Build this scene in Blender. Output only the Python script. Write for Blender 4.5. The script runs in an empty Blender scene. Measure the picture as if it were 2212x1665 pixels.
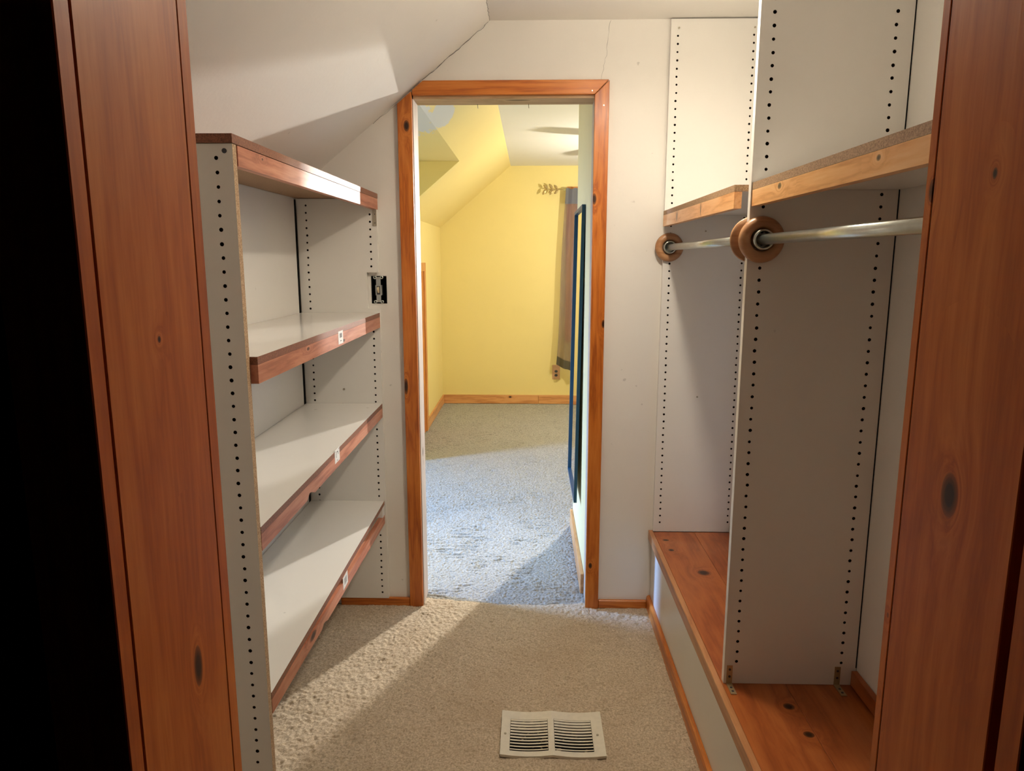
import bpy, bmesh, math, random
import numpy as np
from mathutils import Vector, Matrix

random.seed(7)
rng = np.random.default_rng(11)
sc = bpy.context.scene
col = sc.collection

# ------------------------------------------------------------------ camera
F_PX, PITCH, YAW, CAM_H = 1538.3, 0.17403, 0.02528, 1.45
cp, sp, cy, sy = math.cos(PITCH), math.sin(PITCH), math.cos(YAW), math.sin(YAW)
fw = Vector((-sy * cp, cy * cp, -sp)); rt = Vector((cy, sy, 0)); up = rt.cross(fw)
cam = bpy.data.cameras.new('camera')
cam.sensor_fit = 'HORIZONTAL'; cam.sensor_width = 36.0
cam.lens = F_PX / 2212 * 36.0
cam.clip_start = 0.02; cam.clip_end = 60
camo = bpy.data.objects.new('camera', cam); col.objects.link(camo)
camo.matrix_world = Matrix(((rt.x, up.x, -fw.x, 0), (rt.y, up.y, -fw.y, 0), (rt.z, up.z, -fw.z, CAM_H), (0, 0, 0, 1)))
sc.camera = camo

# ------------------------------------------------------------------ world, daylight, exposure
w = bpy.data.worlds.new('sky'); sc.world = w; w.use_nodes = True
wb = w.node_tree.nodes['Background']
wb.inputs['Color'].default_value = (0.50, 0.66, 1.0, 1); wb.inputs['Strength'].default_value = 1.0
vs = sc.view_settings
vs.view_transform = 'Standard'; vs.look = 'None'; vs.gamma = 1.0; vs.use_curve_mapping = False
vs.exposure = 0.15

CLOSET_BULB = (0.37, 1.90, 2.17); CLOSET_STRENGTH = 365.0; CLOSET_COLOR = (1.0, 0.88, 0.71)
FAN_C = (1.03, 5.64, 1.83)
SPOT_WATTS = 480.0; SPOT_AZ = math.radians(244.5); SPOT_EL = math.radians(-19.0); SPOT_COLOR = (1.0, 0.95, 0.88); FAN_STRENGTH = 1900.0; FAN_COLOR = (1.0, 0.93, 0.76)
ALCOVE_WATTS = 62.0; FARWIN_WATTS = 6.0; SKY_COLOR = (0.30, 0.53, 1.0)

def area_light(name, loc, rot, sx, sy_, watts, color):
    l = bpy.data.lights.new(name, 'AREA'); l.shape = 'RECTANGLE'; l.size = sx; l.size_y = sy_
    l.energy = watts; l.color = color
    o = bpy.data.objects.new(name, l); o.location = loc; o.rotation_euler = rot; col.objects.link(o); return o

area_light('daylight_alcove_window', (-3.34, 3.80, 1.45), (0, -math.radians(90 - 25), 0), 1.00, 0.42, ALCOVE_WATTS, SKY_COLOR).data.spread = math.radians(75)
area_light('daylight_far_window', (0.95, 7.28, 1.40), (-math.pi / 2, 0, 0), 0.9, 1.2, FARWIN_WATTS, SKY_COLOR)

# ------------------------------------------------------------------ node helpers
def new_mat(name):
    m = bpy.data.materials.new(name); m.use_nodes = True
    nt = m.node_tree; b = nt.nodes['Principled BSDF']
    return m, nt, b

def N(nt, t, **kw):
    n = nt.nodes.new(t)
    for k, v in kw.items():
        if k.startswith('_'): setattr(n, k[1:], v)
        else: n.inputs[k.replace('__', ' ')].default_value = v
    return n

def L(nt, a, b): nt.links.new(a, b)

def ramp(nt, fac, stops, interp='LINEAR'):
    r = nt.nodes.new('ShaderNodeValToRGB'); r.color_ramp.interpolation = interp
    e = r.color_ramp.elements
    while len(e) > 1: e.remove(e[-1])
    e[0].position, e[0].color = stops[0][0], (*stops[0][1], 1)
    for p_, c_ in stops[1:]:
        x = e.new(p_); x.color = (*c_, 1)
    L(nt, fac, r.inputs['Fac']); return r

def mixc(nt, fac, a, b, blend='MIX'):
    m = nt.nodes.new('ShaderNodeMix'); m.data_type = 'RGBA'; m.blend_type = blend
    for sock, v in ((m.inputs[0], fac), (m.inputs[6], a), (m.inputs[7], b)):
        if hasattr(v, 'is_output'): L(nt, v, sock)
        elif isinstance(v, (int, float)): sock.default_value = v
        else: sock.default_value = (*v, 1)
    return m.outputs[2]

def math_(nt, op, a, b=None, clamp=False):
    m = nt.nodes.new('ShaderNodeMath'); m.operation = op; m.use_clamp = clamp
    for i, v in enumerate((a, b)):
        if v is None: continue
        if hasattr(v, 'is_output'): L(nt, v, m.inputs[i])
        else: m.inputs[i].default_value = v
    return m.outputs[0]

def vmath(nt, op, a, b):
    m = nt.nodes.new('ShaderNodeVectorMath'); m.operation = op
    for i, v in enumerate((a, b)):
        if hasattr(v, 'is_output'): L(nt, v, m.inputs[i])
        else: m.inputs[i].default_value = v
    return m

def bump(nt, b, h, strength, dist):
    n = N(nt, 'ShaderNodeBump', Strength=strength, Distance=dist)
    L(nt, h, n.inputs['Height']); L(nt, n.outputs[0], b.inputs['Normal'])

def position(nt): return nt.nodes.new('ShaderNodeNewGeometry').outputs['Position']

def noise(nt, vec, scale, detail=4, rough=0.55):
    n = N(nt, 'ShaderNodeTexNoise', Scale=scale, Detail=detail, Roughness=rough)
    L(nt, vec, n.inputs['Vector']); return n.outputs['Fac']

def plain(name, c, rough=0.5, metal=0.0, spec=0.5):
    m, nt, b = new_mat(name)
    b.inputs['Base Color'].default_value = (*c, 1); b.inputs['Roughness'].default_value = rough
    b.inputs['Metallic'].default_value = metal; b.inputs['Specular IOR Level'].default_value = spec
    p = position(nt); f = noise(nt, p, 60, 3)
    L(nt, mixc(nt, f, tuple(x * 0.86 for x in c), tuple(min(1, x * 1.1) for x in c)), b.inputs['Base Color'])
    return m

def paint(name, c, rough=0.6, spots=0.0, var=0.06, bmp=0.15):
    m, nt, b = new_mat(name); p = position(nt)
    f = noise(nt, p, 1.7, 4); c2 = tuple(x * (1 - var) for x in c)
    cc = mixc(nt, f, c2, c)
    g = noise(nt, p, 7.0, 6, 0.7)
    cc = mixc(nt, math_(nt, 'MULTIPLY', ramp(nt, g, [(0.52, (0, 0, 0)), (0.8, (1, 1, 1))]).outputs[0], 0.25), cc, tuple(x * 0.88 for x in c))
    if spots:
        s = noise(nt, p, 38.0, 1, 0.3)
        r = ramp(nt, s, [(0.80, (0, 0, 0)), (0.84, (1, 1, 1))]).outputs[0]
        cc = mixc(nt, math_(nt, 'MULTIPLY', r, spots), cc, (0.10, 0.08, 0.06))
    L(nt, cc, b.inputs['Base Color']); b.inputs['Roughness'].default_value = rough
    bump(nt, b, noise(nt, p, 90, 4), bmp, 0.002)
    return m

def wood(name, dark, mid, light, axis, knots=(), rough=0.38, coat=0.25, across=16.0, wear=0.0, spec=0.4, kd=0.10):
    """axis = grain direction 0/1/2; knots = [((x,y,z), half_len_along, half_width)]"""
    m, nt, b = new_mat(name); p = position(nt)
    rnd = nt.nodes.new('ShaderNodeObjectInfo').outputs['Random']
    off = vmath(nt, 'SCALE', (7.3, 3.1, 5.7), (0, 0, 0)); L(nt, rnd, off.inputs['Scale'])
    base = vmath(nt, 'ADD', p, off.outputs[0]).outputs[0]
    s = [across] * 3; s[axis] = 1.3
    v = vmath(nt, 'MULTIPLY', base, tuple(s)).outputs[0]
    masks = []
    for (k, la, lw) in knots:
        inv = [1.0 / lw] * 3; inv[axis] = 1.0 / la
        d = vmath(nt, 'MULTIPLY', vmath(nt, 'SUBTRACT', p, k).outputs[0], tuple(inv)).outputs[0]
        d = vmath(nt, 'LENGTH', d, (0, 0, 0)).outputs['Value']
        masks.append(d)
        bend = math_(nt, 'DIVIDE', 1.1, math_(nt, 'ADD', math_(nt, 'MULTIPLY', d, d), 0.8))
        bend = math_(nt, 'MULTIPLY', bend, math_(nt, 'LESS_THAN', d, 8.0))
        cx = nt.nodes.new('ShaderNodeCombineXYZ')
        for i in range(3): L(nt, bend, cx.inputs[i])
        v = vmath(nt, 'ADD', v, cx.outputs[0]).outputs[0]
    n1 = noise(nt, v, 0.9, 5, 0.6)
    wv = math_(nt, 'FRACT', math_(nt, 'MULTIPLY', n1, 5.0))
    wv = math_(nt, 'ABSOLUTE', math_(nt, 'SUBTRACT', wv, 0.5))
    wv = math_(nt, 'MULTIPLY', wv, 2.0)
    s2 = [150.0] * 3; s2[axis] = 3.0
    n2 = noise(nt, vmath(nt, 'MULTIPLY', base, tuple(s2)).outputs[0], 1.0, 3)
    n3 = noise(nt, base, 2.2, 3)
    f = math_(nt, 'ADD', math_(nt, 'MULTIPLY', wv, 0.45), math_(nt, 'ADD', math_(nt, 'MULTIPLY', n2, 0.35), math_(nt, 'MULTIPLY', n3, 0.45)))
    c = ramp(nt, f, [(0.25, dark), (0.55, mid), (0.95, light)]).outputs[0]
    for d in masks:
        r = ramp(nt, d, [(0.45, (1, 1, 1)), (0.9, (0.6, 0.6, 0.6)), (1.5, (0, 0, 0))]).outputs[0]
        c = mixc(nt, r, c, tuple(x * kd for x in dark))
    if wear:
        g = noise(nt, p, 26, 6, 0.75)
        r = ramp(nt, g, [(0.55, (0, 0, 0)), (0.68, (1, 1, 1))]).outputs[0]
        c = mixc(nt, math_(nt, 'MULTIPLY', r, wear), c, tuple(min(1, x * 1.6 + 0.03) for x in light))
    L(nt, c, b.inputs['Base Color'])
    b.inputs['Roughness'].default_value = rough; b.inputs['Specular IOR Level'].default_value = spec
    b.inputs['Coat Weight'].default_value = coat; b.inputs['Coat Roughness'].default_value = 0.22
    bump(nt, b, n2, 0.12, 0.001)
    return m

def particle(name, c1, c2, rough=0.7):
    m, nt, b = new_mat(name); p = position(nt)
    v = N(nt, 'ShaderNodeTexVoronoi', Scale=380.0); L(nt, p, v.inputs['Vector'])
    f = noise(nt, p, 240, 4, 0.8)
    c = mixc(nt, math_(nt, 'MULTIPLY', f, v.outputs['Distance'], False), c1, c2)
    c = ramp(nt, math_(nt, 'ADD', math_(nt, 'MULTIPLY', f, 0.9), math_(nt, 'MULTIPLY', v.outputs['Distance'], 0.4)), [(0.42, c1), (0.78, c2)]).outputs[0]
    L(nt, c, b.inputs['Base Color']); b.inputs['Roughness'].default_value = rough
    bump(nt, b, f, 0.5, 0.0015)
    return m

def carpet(name, c1, c2, stain, scale, dirt=0.35):
    m, nt, b = new_mat(name); p = position(nt)
    f = noise(nt, p, scale, 5, 0.75)
    c = ramp(nt, f, [(0.30, c1), (0.68, c2)]).outputs[0]
    g = noise(nt, p, 3.2, 6, 0.7)
    c = mixc(nt, math_(nt, 'MULTIPLY', ramp(nt, g, [(0.45, (0, 0, 0)), (0.75, (1, 1, 1))]).outputs[0], dirt), c, stain)
    s = noise(nt, p, 55.0, 1, 0.3)
    c = mixc(nt, math_(nt, 'MULTIPLY', ramp(nt, s, [(0.74, (0, 0, 0)), (0.80, (1, 1, 1))]).outputs[0], 0.45), c, tuple(x * 0.35 for x in stain))
    L(nt, c, b.inputs['Base Color']); b.inputs['Roughness'].default_value = 1.0
    b.inputs['Specular IOR Level'].default_value = 0.05
    b.inputs['Sheen Weight'].default_value = 0.15
    bump(nt, b, f, 0.8, 0.004)
    return m

def emit(name, c, s):
    m, nt, b = new_mat(name)
    b.inputs['Base Color'].default_value = (0.9, 0.9, 0.9, 1)
    b.inputs['Emission Color'].default_value = (*c, 1); b.inputs['Emission Strength'].default_value = s
    return m

# ------------------------------------------------------------------ materials
M = {}
M['white'] = paint('closet_white_paint', (0.86, 0.835, 0.785), 0.55, spots=0.25)
M['mel'] = paint('white_melamine', (0.86, 0.84, 0.795), 0.30, spots=0.15, var=0.03, bmp=0.03)
M['mel_gloss'] = paint('glossy_white_melamine', (0.86, 0.84, 0.795), 0.16, spots=0.3, var=0.03, bmp=0.01)
M['yellow'] = paint('yellow_wall_paint', (0.86, 0.72, 0.31), 0.6, spots=0.1, var=0.08)
M['cream'] = paint('pale_cream_paint', (0.82, 0.70, 0.38), 0.6)
M['ceil'] = paint('white_ceiling_paint', (0.80, 0.79, 0.76), 0.7)
M['hall'] = plain('hall_shade_black', (0.035, 0.028, 0.024), 0.9, spec=0.1)  # near-black colour stands in for the hall being unlit and limits bounce
M['black'] = plain('black_fill', (0.006, 0.006, 0.006), 0.9, spec=0.1)  # flat black, mostly painting shade into joints, gaps and openings
M['hole'] = plain('drilled_hole_core', (0.035, 0.020, 0.012), 0.9, spec=0.05)
M['blackmetal'] = plain('black_box_metal', (0.008, 0.008, 0.011), 0.8, spec=0.08)
M['carpet'] = carpet('beige_cut_pile_carpet', (0.32, 0.235, 0.145), (0.82, 0.69, 0.52), (0.36, 0.24, 0.135), 150, 0.40)
M['carpet2'] = carpet('grey_loop_carpet', (0.17, 0.165, 0.15), (0.55, 0.53, 0.48), (0.36, 0.33, 0.28), 130, 0.15)
M['chip'] = particle('raw_particle_board', (0.20, 0.10, 0.045), (0.50, 0.32, 0.18))
M['chip_red'] = particle('stained_particle_edge', (0.11, 0.032, 0.014), (0.30, 0.11, 0.05), 0.42)
M['chip_under'] = particle('brown_hardboard_underside', (0.25, 0.14, 0.07), (0.36, 0.21, 0.11), 0.6)
M['edge'] = particle('worn_panel_edge', (0.26, 0.13, 0.05), (0.62, 0.45, 0.28))
OR_D, OR_M, OR_L = (0.30, 0.066, 0.008), (0.53, 0.150, 0.018), (0.66, 0.23, 0.042)
M['cas_z'] = wood('orange_pine_upright', OR_D, OR_M, OR_L, 2,
    [((-0.470, 2.808, 1.950), 0.022, 0.012), ((-0.497, 2.808, 0.950), 0.035, 0.009), ((0.243, 2.808, 1.680), 0.022, 0.009),
     ((0.288, 2.808, 1.203), 0.018, 0.007), ((0.256, 2.808, 0.193), 0.014, 0.008)], rough=0.36, coat=0.12)
M['cas_x'] = wood('orange_pine_header', OR_D, OR_M, OR_L, 0, [], rough=0.36, coat=0.12, across=22)
M['base_x'] = wood('orange_baseboard_x', OR_D, OR_M, OR_L, 0, [((-0.20, 7.165, 0.07), 0.018, 0.012)], rough=0.4)
M['base_y'] = wood('orange_baseboard_y', OR_D, OR_M, OR_L, 1, rough=0.4)
M['ybase_x'] = wood('light_pine_baseboard_x', (0.42, 0.16, 0.05), (0.62, 0.29, 0.11), (0.75, 0.40, 0.17), 0, [((-0.20, 7.165, 0.07), 0.018, 0.012)], rough=0.45)
M['ybase_y'] = wood('light_pine_baseboard_y', (0.42, 0.16, 0.05), (0.62, 0.29, 0.11), (0.75, 0.40, 0.17), 1, rough=0.45)
M['ycas_z'] = wood('light_pine_casing', (0.42, 0.14, 0.03), (0.62, 0.25, 0.06), (0.72, 0.34, 0.11), 2, rough=0.45)
M['jamb_z'] = wood('pale_unfinished_jamb', (0.36, 0.27, 0.20), (0.50, 0.40, 0.33), (0.60, 0.49, 0.42), 2, [((-0.446, 2.88, 0.66), 0.02, 0.01)], rough=0.55, coat=0.05)
M['jamb_x'] = wood('pale_unfinished_head', (0.32, 0.19, 0.09), (0.50, 0.32, 0.17), (0.60, 0.42, 0.25), 0, [((-0.05, 2.86, 2.05), 0.05, 0.013)], rough=0.55, coat=0.05, kd=0.55)
M['near_z'] = wood('red_brown_varnished_jamb', (0.42, 0.092, 0.013), (0.58, 0.140, 0.020), (0.70, 0.21, 0.038), 2,
    [((-0.39, 0.762, 0.978), 0.027, 0.0105), ((-0.39, 0.737, 1.368), 0.004, 0.0035), ((0.45, 0.743, 1.202), 0.026, 0.016),
     ((0.45, 0.727, 1.533), 0.006, 0.004), ((0.455, 0.838, 1.527), 0.016, 0.008), ((0.455, 0.843, 1.011), 0.007, 0.005), ((0.455, 0.843, 0.901), 0.006, 0.004)],
    rough=0.45, coat=0.04, across=12, spec=0.2)
M['bench'] = wood('red_stained_bench_boards', (0.22, 0.052, 0.011), (0.36, 0.092, 0.020), (0.46, 0.14, 0.034), 1,
    [((0.627, 2.419, 0.345), 0.022, 0.022), ((0.551, 2.62, 0.345), 0.012, 0.012), ((0.655, 1.641, 0.345), 0.014, 0.014), ((0.664, 1.534, 0.345), 0.012, 0.013), ((0.548, 2.72, 0.345), 0.010, 0.014)],
    rough=0.30, coat=0.12, across=9)
M['nose'] = wood('orange_bench_nosing', (0.30, 0.10, 0.03), (0.46, 0.19, 0.07), (0.58, 0.28, 0.12), 1, rough=0.4)
M['fas_red'] = wood('red_cedar_fascia', (0.29, 0.088, 0.046), (0.49, 0.185, 0.105), (0.62, 0.29, 0.18), 1,
    [((-0.59, 1.86, 1.219), 0.016, 0.006), ((-0.59, 2.23, 1.200), 0.02, 0.005), ((-0.597, 1.64, 1.672), 0.008, 0.004), ((-0.597, 1.82, 0.42), 0.03, 0.012)],
    rough=0.46, coat=0.12, spec=0.28)
M['fas_or'] = wood('orange_pine_fascia', (0.58, 0.22, 0.06), (0.84, 0.42, 0.165), (0.92, 0.55, 0.26), 1,
    [((0.52, 1.55, 1.603), 0.012, 0.007), ((0.52, 1.12, 1.601), 0.007, 0.005), ((0.51, 2.55, 1.60), 0.010, 0.02), ((0.51, 2.20, 1.60), 0.006, 0.02)], rough=0.4)
M['flange'] = wood('turned_wood_flange', (0.30, 0.13, 0.05), (0.44, 0.22, 0.10), (0.52, 0.29, 0.14), 0, rough=0.4)
M['steel'] = plain('zinc_plated_steel', (0.62, 0.66, 0.62), 0.28, 1.0)
M['brass'] = plain('dull_zinc_bracket', (0.50, 0.40, 0.24), 0.4, 0.7)
M['galv'] = plain('galvanised_bracket', (0.42, 0.37, 0.29), 0.45, 0.5)
M['switchmetal'] = plain('grey_switch_strap', (0.42, 0.43, 0.42), 0.4, 0.6)
M['ivory'] = plain('ivory_toggle', (0.75, 0.66, 0.44), 0.35)
M['vent'] = plain('cream_enamel', (0.72, 0.67, 0.56), 0.35)
M['blue'] = plain('blue_painted_frame', (0.005, 0.052, 0.105), 0.4)
M['sticker'] = plain('white_sticker', (0.82, 0.82, 0.80), 0.4)
M['greysticker'] = plain('grey_sticker', (0.48, 0.47, 0.42), 0.4)
M['ink'] = plain('black_ink', (0.05, 0.05, 0.06), 0.5)
M['tanplate'] = plain('tan_outlet_plate', (0.58, 0.34, 0.20), 0.4)
M['leafmetal'] = plain('antique_gold_metal', (0.50, 0.38, 0.18), 0.35, 0.7)
M['fanblade'] = plain('white_fan_blade', (0.75, 0.74, 0.70), 0.5)
M['porcelain'] = plain('porcelain', (0.80, 0.78, 0.74), 0.25)
M['bulb_closet'] = emit('warm_bulb', CLOSET_COLOR, CLOSET_STRENGTH)
M['bulb_fan'] = emit('warm_white_bulb', FAN_COLOR, FAN_STRENGTH)

def mk_mirror():
    m, nt, b = new_mat('mirror_glass'); b.inputs['Metallic'].default_value = 1.0
    b.inputs['Base Color'].default_value = (0.88, 0.90, 0.88, 1); b.inputs['Roughness'].default_value = 0.02
    return m
M['mirror'] = mk_mirror()

def mk_glass():
    m, nt, b = new_mat('window_glass')
    t = nt.nodes.new('ShaderNodeBsdfTransparent'); g = nt.nodes.new('ShaderNodeBsdfGlossy'); g.inputs['Roughness'].default_value = 0.02
    mx = nt.nodes.new('ShaderNodeMixShader'); mx.inputs[0].default_value = 0.07
    L(nt, t.outputs[0], mx.inputs[1]); L(nt, g.outputs[0], mx.inputs[2]); L(nt, mx.outputs[0], nt.nodes['Material Output'].inputs['Surface'])
    return m
M['glass'] = mk_glass()

def mk_curtain(name, c, trans, see):
    m, nt, b = new_mat(name); p = position(nt)
    s = noise(nt, vmath(nt, 'MULTIPLY', p, (60.0, 60.0, 2.0)).outputs[0], 1.0, 4)
    cc = mixc(nt, s, tuple(x * 0.7 for x in c), tuple(x * 1.25 for x in c))
    d = nt.nodes.new('ShaderNodeBsdfDiffuse'); t = nt.nodes.new('ShaderNodeBsdfTranslucent'); tr = nt.nodes.new('ShaderNodeBsdfTransparent')
    L(nt, cc, d.inputs[0]); L(nt, cc, t.inputs[0])
    m1 = nt.nodes.new('ShaderNodeMixShader'); m1.inputs[0].default_value = trans
    m2 = nt.nodes.new('ShaderNodeMixShader'); m2.inputs[0].default_value = see
    L(nt, d.outputs[0], m1.inputs[1]); L(nt, t.outputs[0], m1.inputs[2])
    L(nt, m1.outputs[0], m2.inputs[1]); L(nt, tr.outputs[0], m2.inputs[2])
    L(nt, m2.outputs[0], nt.nodes['Material Output'].inputs['Surface'])
    return m
M['curtain'] = mk_curtain('brown_sheer_cloth', (0.30, 0.23, 0.21), 0.5, 0.34)
M['curtain_top'] = mk_curtain('grey_blue_cloth_heading', (0.20, 0.21, 0.25), 0.35, 0.03)
M['curtain_hem'] = mk_curtain('dark_cloth_hem', (0.12, 0.11, 0.09), 0.3, 0.05)

def mk_peel():
    """yellow paint with a patch torn away to bare plaster near the bay corner"""
    m, nt, b = new_mat('yellow_paint_peeling'); p = position(nt)
    f = noise(nt, p, 1.7, 4); cc = mixc(nt, f, (0.81, 0.66, 0.28), (0.86, 0.72, 0.31))
    mask = None
    wob = noise(nt, vmath(nt, 'MULTIPLY', p, (16.0, 5.0, 16.0)).outputs[0], 1.0, 8, 0.75)
    for k, sx, sy2 in (((-0.68, 3.30, 2.11), 0.24, 0.82), ((-0.43, 3.66, 2.15), 0.055, 0.24)):
        d = vmath(nt, 'MULTIPLY', vmath(nt, 'SUBTRACT', p, k).outputs[0], (1 / sx, 1 / sy2, 1 / 0.4)).outputs[0]
        d = vmath(nt, 'LENGTH', d, (0, 0, 0)).outputs['Value']
        d = math_(nt, 'ADD', d, math_(nt, 'MULTIPLY', math_(nt, 'SUBTRACT', wob, 0.5), 1.1))
        e = math_(nt, 'LESS_THAN', d, 0.95)
        mask = e if mask is None else math_(nt, 'MAXIMUM', mask, e)
    L(nt, mixc(nt, mask, cc, (0.66, 0.66, 0.66)), b.inputs['Base Color'])
    b.inputs['Roughness'].default_value = 0.65
    bump(nt, b, mask, 0.4, 0.002)
    return m
M['peel'] = mk_peel()

# ------------------------------------------------------------------ object helpers
WORLD = {}
def link(name, bm, mats, parent=None, smooth=False, origin=None, solid=0.0):
    """one mesh object; geometry given in world coordinates, origin moved to the base centre"""
    bm.verts.ensure_lookup_table()
    co = np.array([v.co[:] for v in bm.verts])
    lo, hi = co.min(0), co.max(0)
    o0 = Vector(origin) if origin is not None else Vector(((lo[0] + hi[0]) / 2, (lo[1] + hi[1]) / 2, lo[2]))
    bmesh.ops.translate(bm, verts=bm.verts, vec=-o0)
    me = bpy.data.meshes.new(name); bm.to_mesh(me); bm.free()
    for mm in (mats if isinstance(mats, (list, tuple)) else [mats]): me.materials.append(M[mm])
    if smooth: me.polygons.foreach_set('use_smooth', [True] * len(me.polygons))
    ob = bpy.data.objects.new(name, me); col.objects.link(ob)
    if parent is not None:
        ob.parent = parent; ob.location = o0 - WORLD[parent]
    else: ob.location = o0
    WORLD[ob] = o0
    if solid:
        md = ob.modifiers.new('thickness', 'SOLIDIFY'); md.thickness = solid
    return ob

def empty(name, loc):
    o = bpy.data.objects.new(name, None); o.location = loc; o.empty_display_size = 0.05
    col.objects.link(o); WORLD[o] = Vector(loc); return o

def tag(o, label=None, cat=None, group=None, kind=None):
    if label: o['label'] = label
    if cat: o['category'] = cat
    if group: o['group'] = group
    if kind: o['kind'] = kind
    return o

def bbox(bm, x0, x1, y0, y1, z0, z1, mi=0, bev=0.0):
    vs_ = [bm.verts.new((x, y, z)) for x in (x0, x1) for y in (y0, y1) for z in (z0, z1)]
    fs = [(0, 1, 3, 2), (4, 6, 7, 5), (0, 4, 5, 1), (2, 3, 7, 6), (0, 2, 6, 4), (1, 5, 7, 3)]
    faces = [bm.faces.new([vs_[i] for i in f]) for f in fs]
    for f in faces: f.material_index = mi
    if bev:
        es = list({e for f in faces for e in f.edges})
        bmesh.ops.bevel(bm, geom=es, offset=bev, segments=1, affect='EDGES')
    return faces

def box(name, x0, x1, y0, y1, z0, z1, mat, parent=None, bev=0.0, origin=None):
    bm = bmesh.new(); bbox(bm, x0, x1, y0, y1, z0, z1, 0, bev); return link(name, bm, mat, parent, origin=origin)

def prism(name, pts, axis, d0, d1, mat, parent=None, bev=0.0):
    """polygon pts in the two remaining axes (in order), extruded along axis d0..d1"""
    bm = bmesh.new(); prism_bm(bm, pts, axis, d0, d1, bev=bev); return link(name, bm, mat, parent)

def prism_bm(bm, pts, axis, d0, d1, mi=0, bev=0.0):
    def P(p, d):
        r = [p[0], p[1]]; r.insert(axis, d); return bm.verts.new(r)
    a = [P(p, d0) for p in pts]; b = [P(p, d1) for p in pts]; n = len(pts)
    fs = [bm.faces.new(a), bm.faces.new(b[::-1])]
    fs += [bm.faces.new([a[i], b[i], b[(i + 1) % n], a[(i + 1) % n]]) for i in range(n)]
    for f in fs: f.material_index = mi
    if bev: bmesh.ops.bevel(bm, geom=list({e for f in fs for e in f.edges}), offset=bev, segments=1, affect='EDGES')
    bmesh.ops.recalc_face_normals(bm, faces=bm.faces)

def quad(bm, a, b, c, d, mi=0):
    f = bm.faces.new([bm.verts.new(p) for p in (a, b, c, d)]); f.material_index = mi; return f

def holed_rects(x0, x1, z0, z1, holes):
    xs = sorted({x0, x1, *[h[0] for h in holes], *[h[1] for h in holes]}); zs = sorted({z0, z1, *[h[2] for h in holes], *[h[3] for h in holes]})
    xs = [x for x in xs if x0 <= x <= x1]; zs = [z for z in zs if z0 <= z <= z1]
    return [(a, b, c, d) for a, b in zip(xs, xs[1:]) for c, d in zip(zs, zs[1:])
            if not any(h[0] <= (a + b) / 2 <= h[1] and h[2] <= (c + d) / 2 <= h[3] for h in holes)]

def wall_y(name, x0, x1, z0, z1, y0, y1, holes, mats, kind='structure'):
    """wall across the depth axis; mats = (facing -Y, facing +Y, reveals)"""
    bm = bmesh.new()
    for a, b, c, d in holed_rects(x0, x1, z0, z1, holes):
        quad(bm, (a, y0, c), (b, y0, c), (b, y0, d), (a, y0, d), 0)
        quad(bm, (b, y1, c), (a, y1, c), (a, y1, d), (b, y1, d), 1)
    for a, b, c, d in [(x0, x1, z0, z1)] + list(holes):
        quad(bm, (a, y0, c), (a, y1, c), (a, y1, d), (a, y0, d), 2); quad(bm, (b, y0, c), (b, y0, d), (b, y1, d), (b, y1, c), 2)
        quad(bm, (a, y0, d), (a, y1, d), (b, y1, d), (b, y0, d), 2); (quad(bm, (a, y0, c), (b, y0, c), (b, y1, c), (a, y1, c), 2) if c > 0 else None)
    bmesh.ops.remove_doubles(bm, verts=bm.verts, dist=1e-5)
    return tag(link(name, bm, mats), kind=kind)

def wall_x(name, y0, y1, z0, z1, x0, x1, holes, mats, kind='structure'):
    bm = bmesh.new()
    for a, b, c, d in holed_rects(y0, y1, z0, z1, holes):
        quad(bm, (x0, b, c), (x0, a, c), (x0, a, d), (x0, b, d), 0)
        quad(bm, (x1, a, c), (x1, b, c), (x1, b, d), (x1, a, d), 1)
    for a, b, c, d in [(y0, y1, z0, z1)] + list(holes):
        quad(bm, (x0, a, c), (x1, a, c), (x1, a, d), (x0, a, d), 2); quad(bm, (x0, b, c), (x0, b, d), (x1, b, d), (x1, b, c), 2)
        quad(bm, (x0, a, d), (x1, a, d), (x1, b, d), (x0, b, d), 2); quad(bm, (x0, a, c), (x0, b, c), (x1, b, c), (x1, a, c), 2)
    bmesh.ops.remove_doubles(bm, verts=bm.verts, dist=1e-5)
    return tag(link(name, bm, mats), kind=kind)

def sbox(name, *a, mat='white'):
    return tag(box(name, *a, mat), kind='structure')

def cyl_bm(bm, p0, p1, r0, r1=None, seg=20, mi=0, cap=True):
    r1 = r0 if r1 is None else r1
    a, b = Vector(p0), Vector(p1); d = (b - a).normalized()
    u = d.orthogonal().normalized(); v = d.cross(u)
    ra = [bm.verts.new(a + (u * math.cos(t) + v * math.sin(t)) * r0) for t in [2 * math.pi * i / seg for i in range(seg)]]
    rb = [bm.verts.new(b + (u * math.cos(t) + v * math.sin(t)) * r1) for t in [2 * math.pi * i / seg for i in range(seg)]]
    for i in range(seg):
        f = bm.faces.new([ra[i], ra[(i + 1) % seg], rb[(i + 1) % seg], rb[i]]); f.material_index = mi; f.smooth = True
    if cap:
        f = bm.faces.new(ra[::-1]); f.material_index = mi; f = bm.faces.new(rb); f.material_index = mi

def lathe_bm(bm, c, axis, prof, seg=32, mi=0):
    """prof: (radius, distance along axis); closed outline of a ring or a solid"""
    ax = [Vector((1, 0, 0)), Vector((0, 1, 0)), Vector((0, 0, 1))][axis]; u = ax.orthogonal(); v = ax.cross(u); c = Vector(c)
    rings = [[bm.verts.new(c + ax * h + (u * math.cos(2 * math.pi * i / seg) + v * math.sin(2 * math.pi * i / seg)) * max(r, 1e-5)) for i in range(seg)] for r, h in prof]
    for a, b in zip(rings, rings[1:]):
        for i in range(seg):
            f = bm.faces.new([a[i], a[(i + 1) % seg], b[(i + 1) % seg], b[i]]); f.material_index = mi; f.smooth = True
    bmesh.ops.recalc_face_normals(bm, faces=bm.faces)

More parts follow.
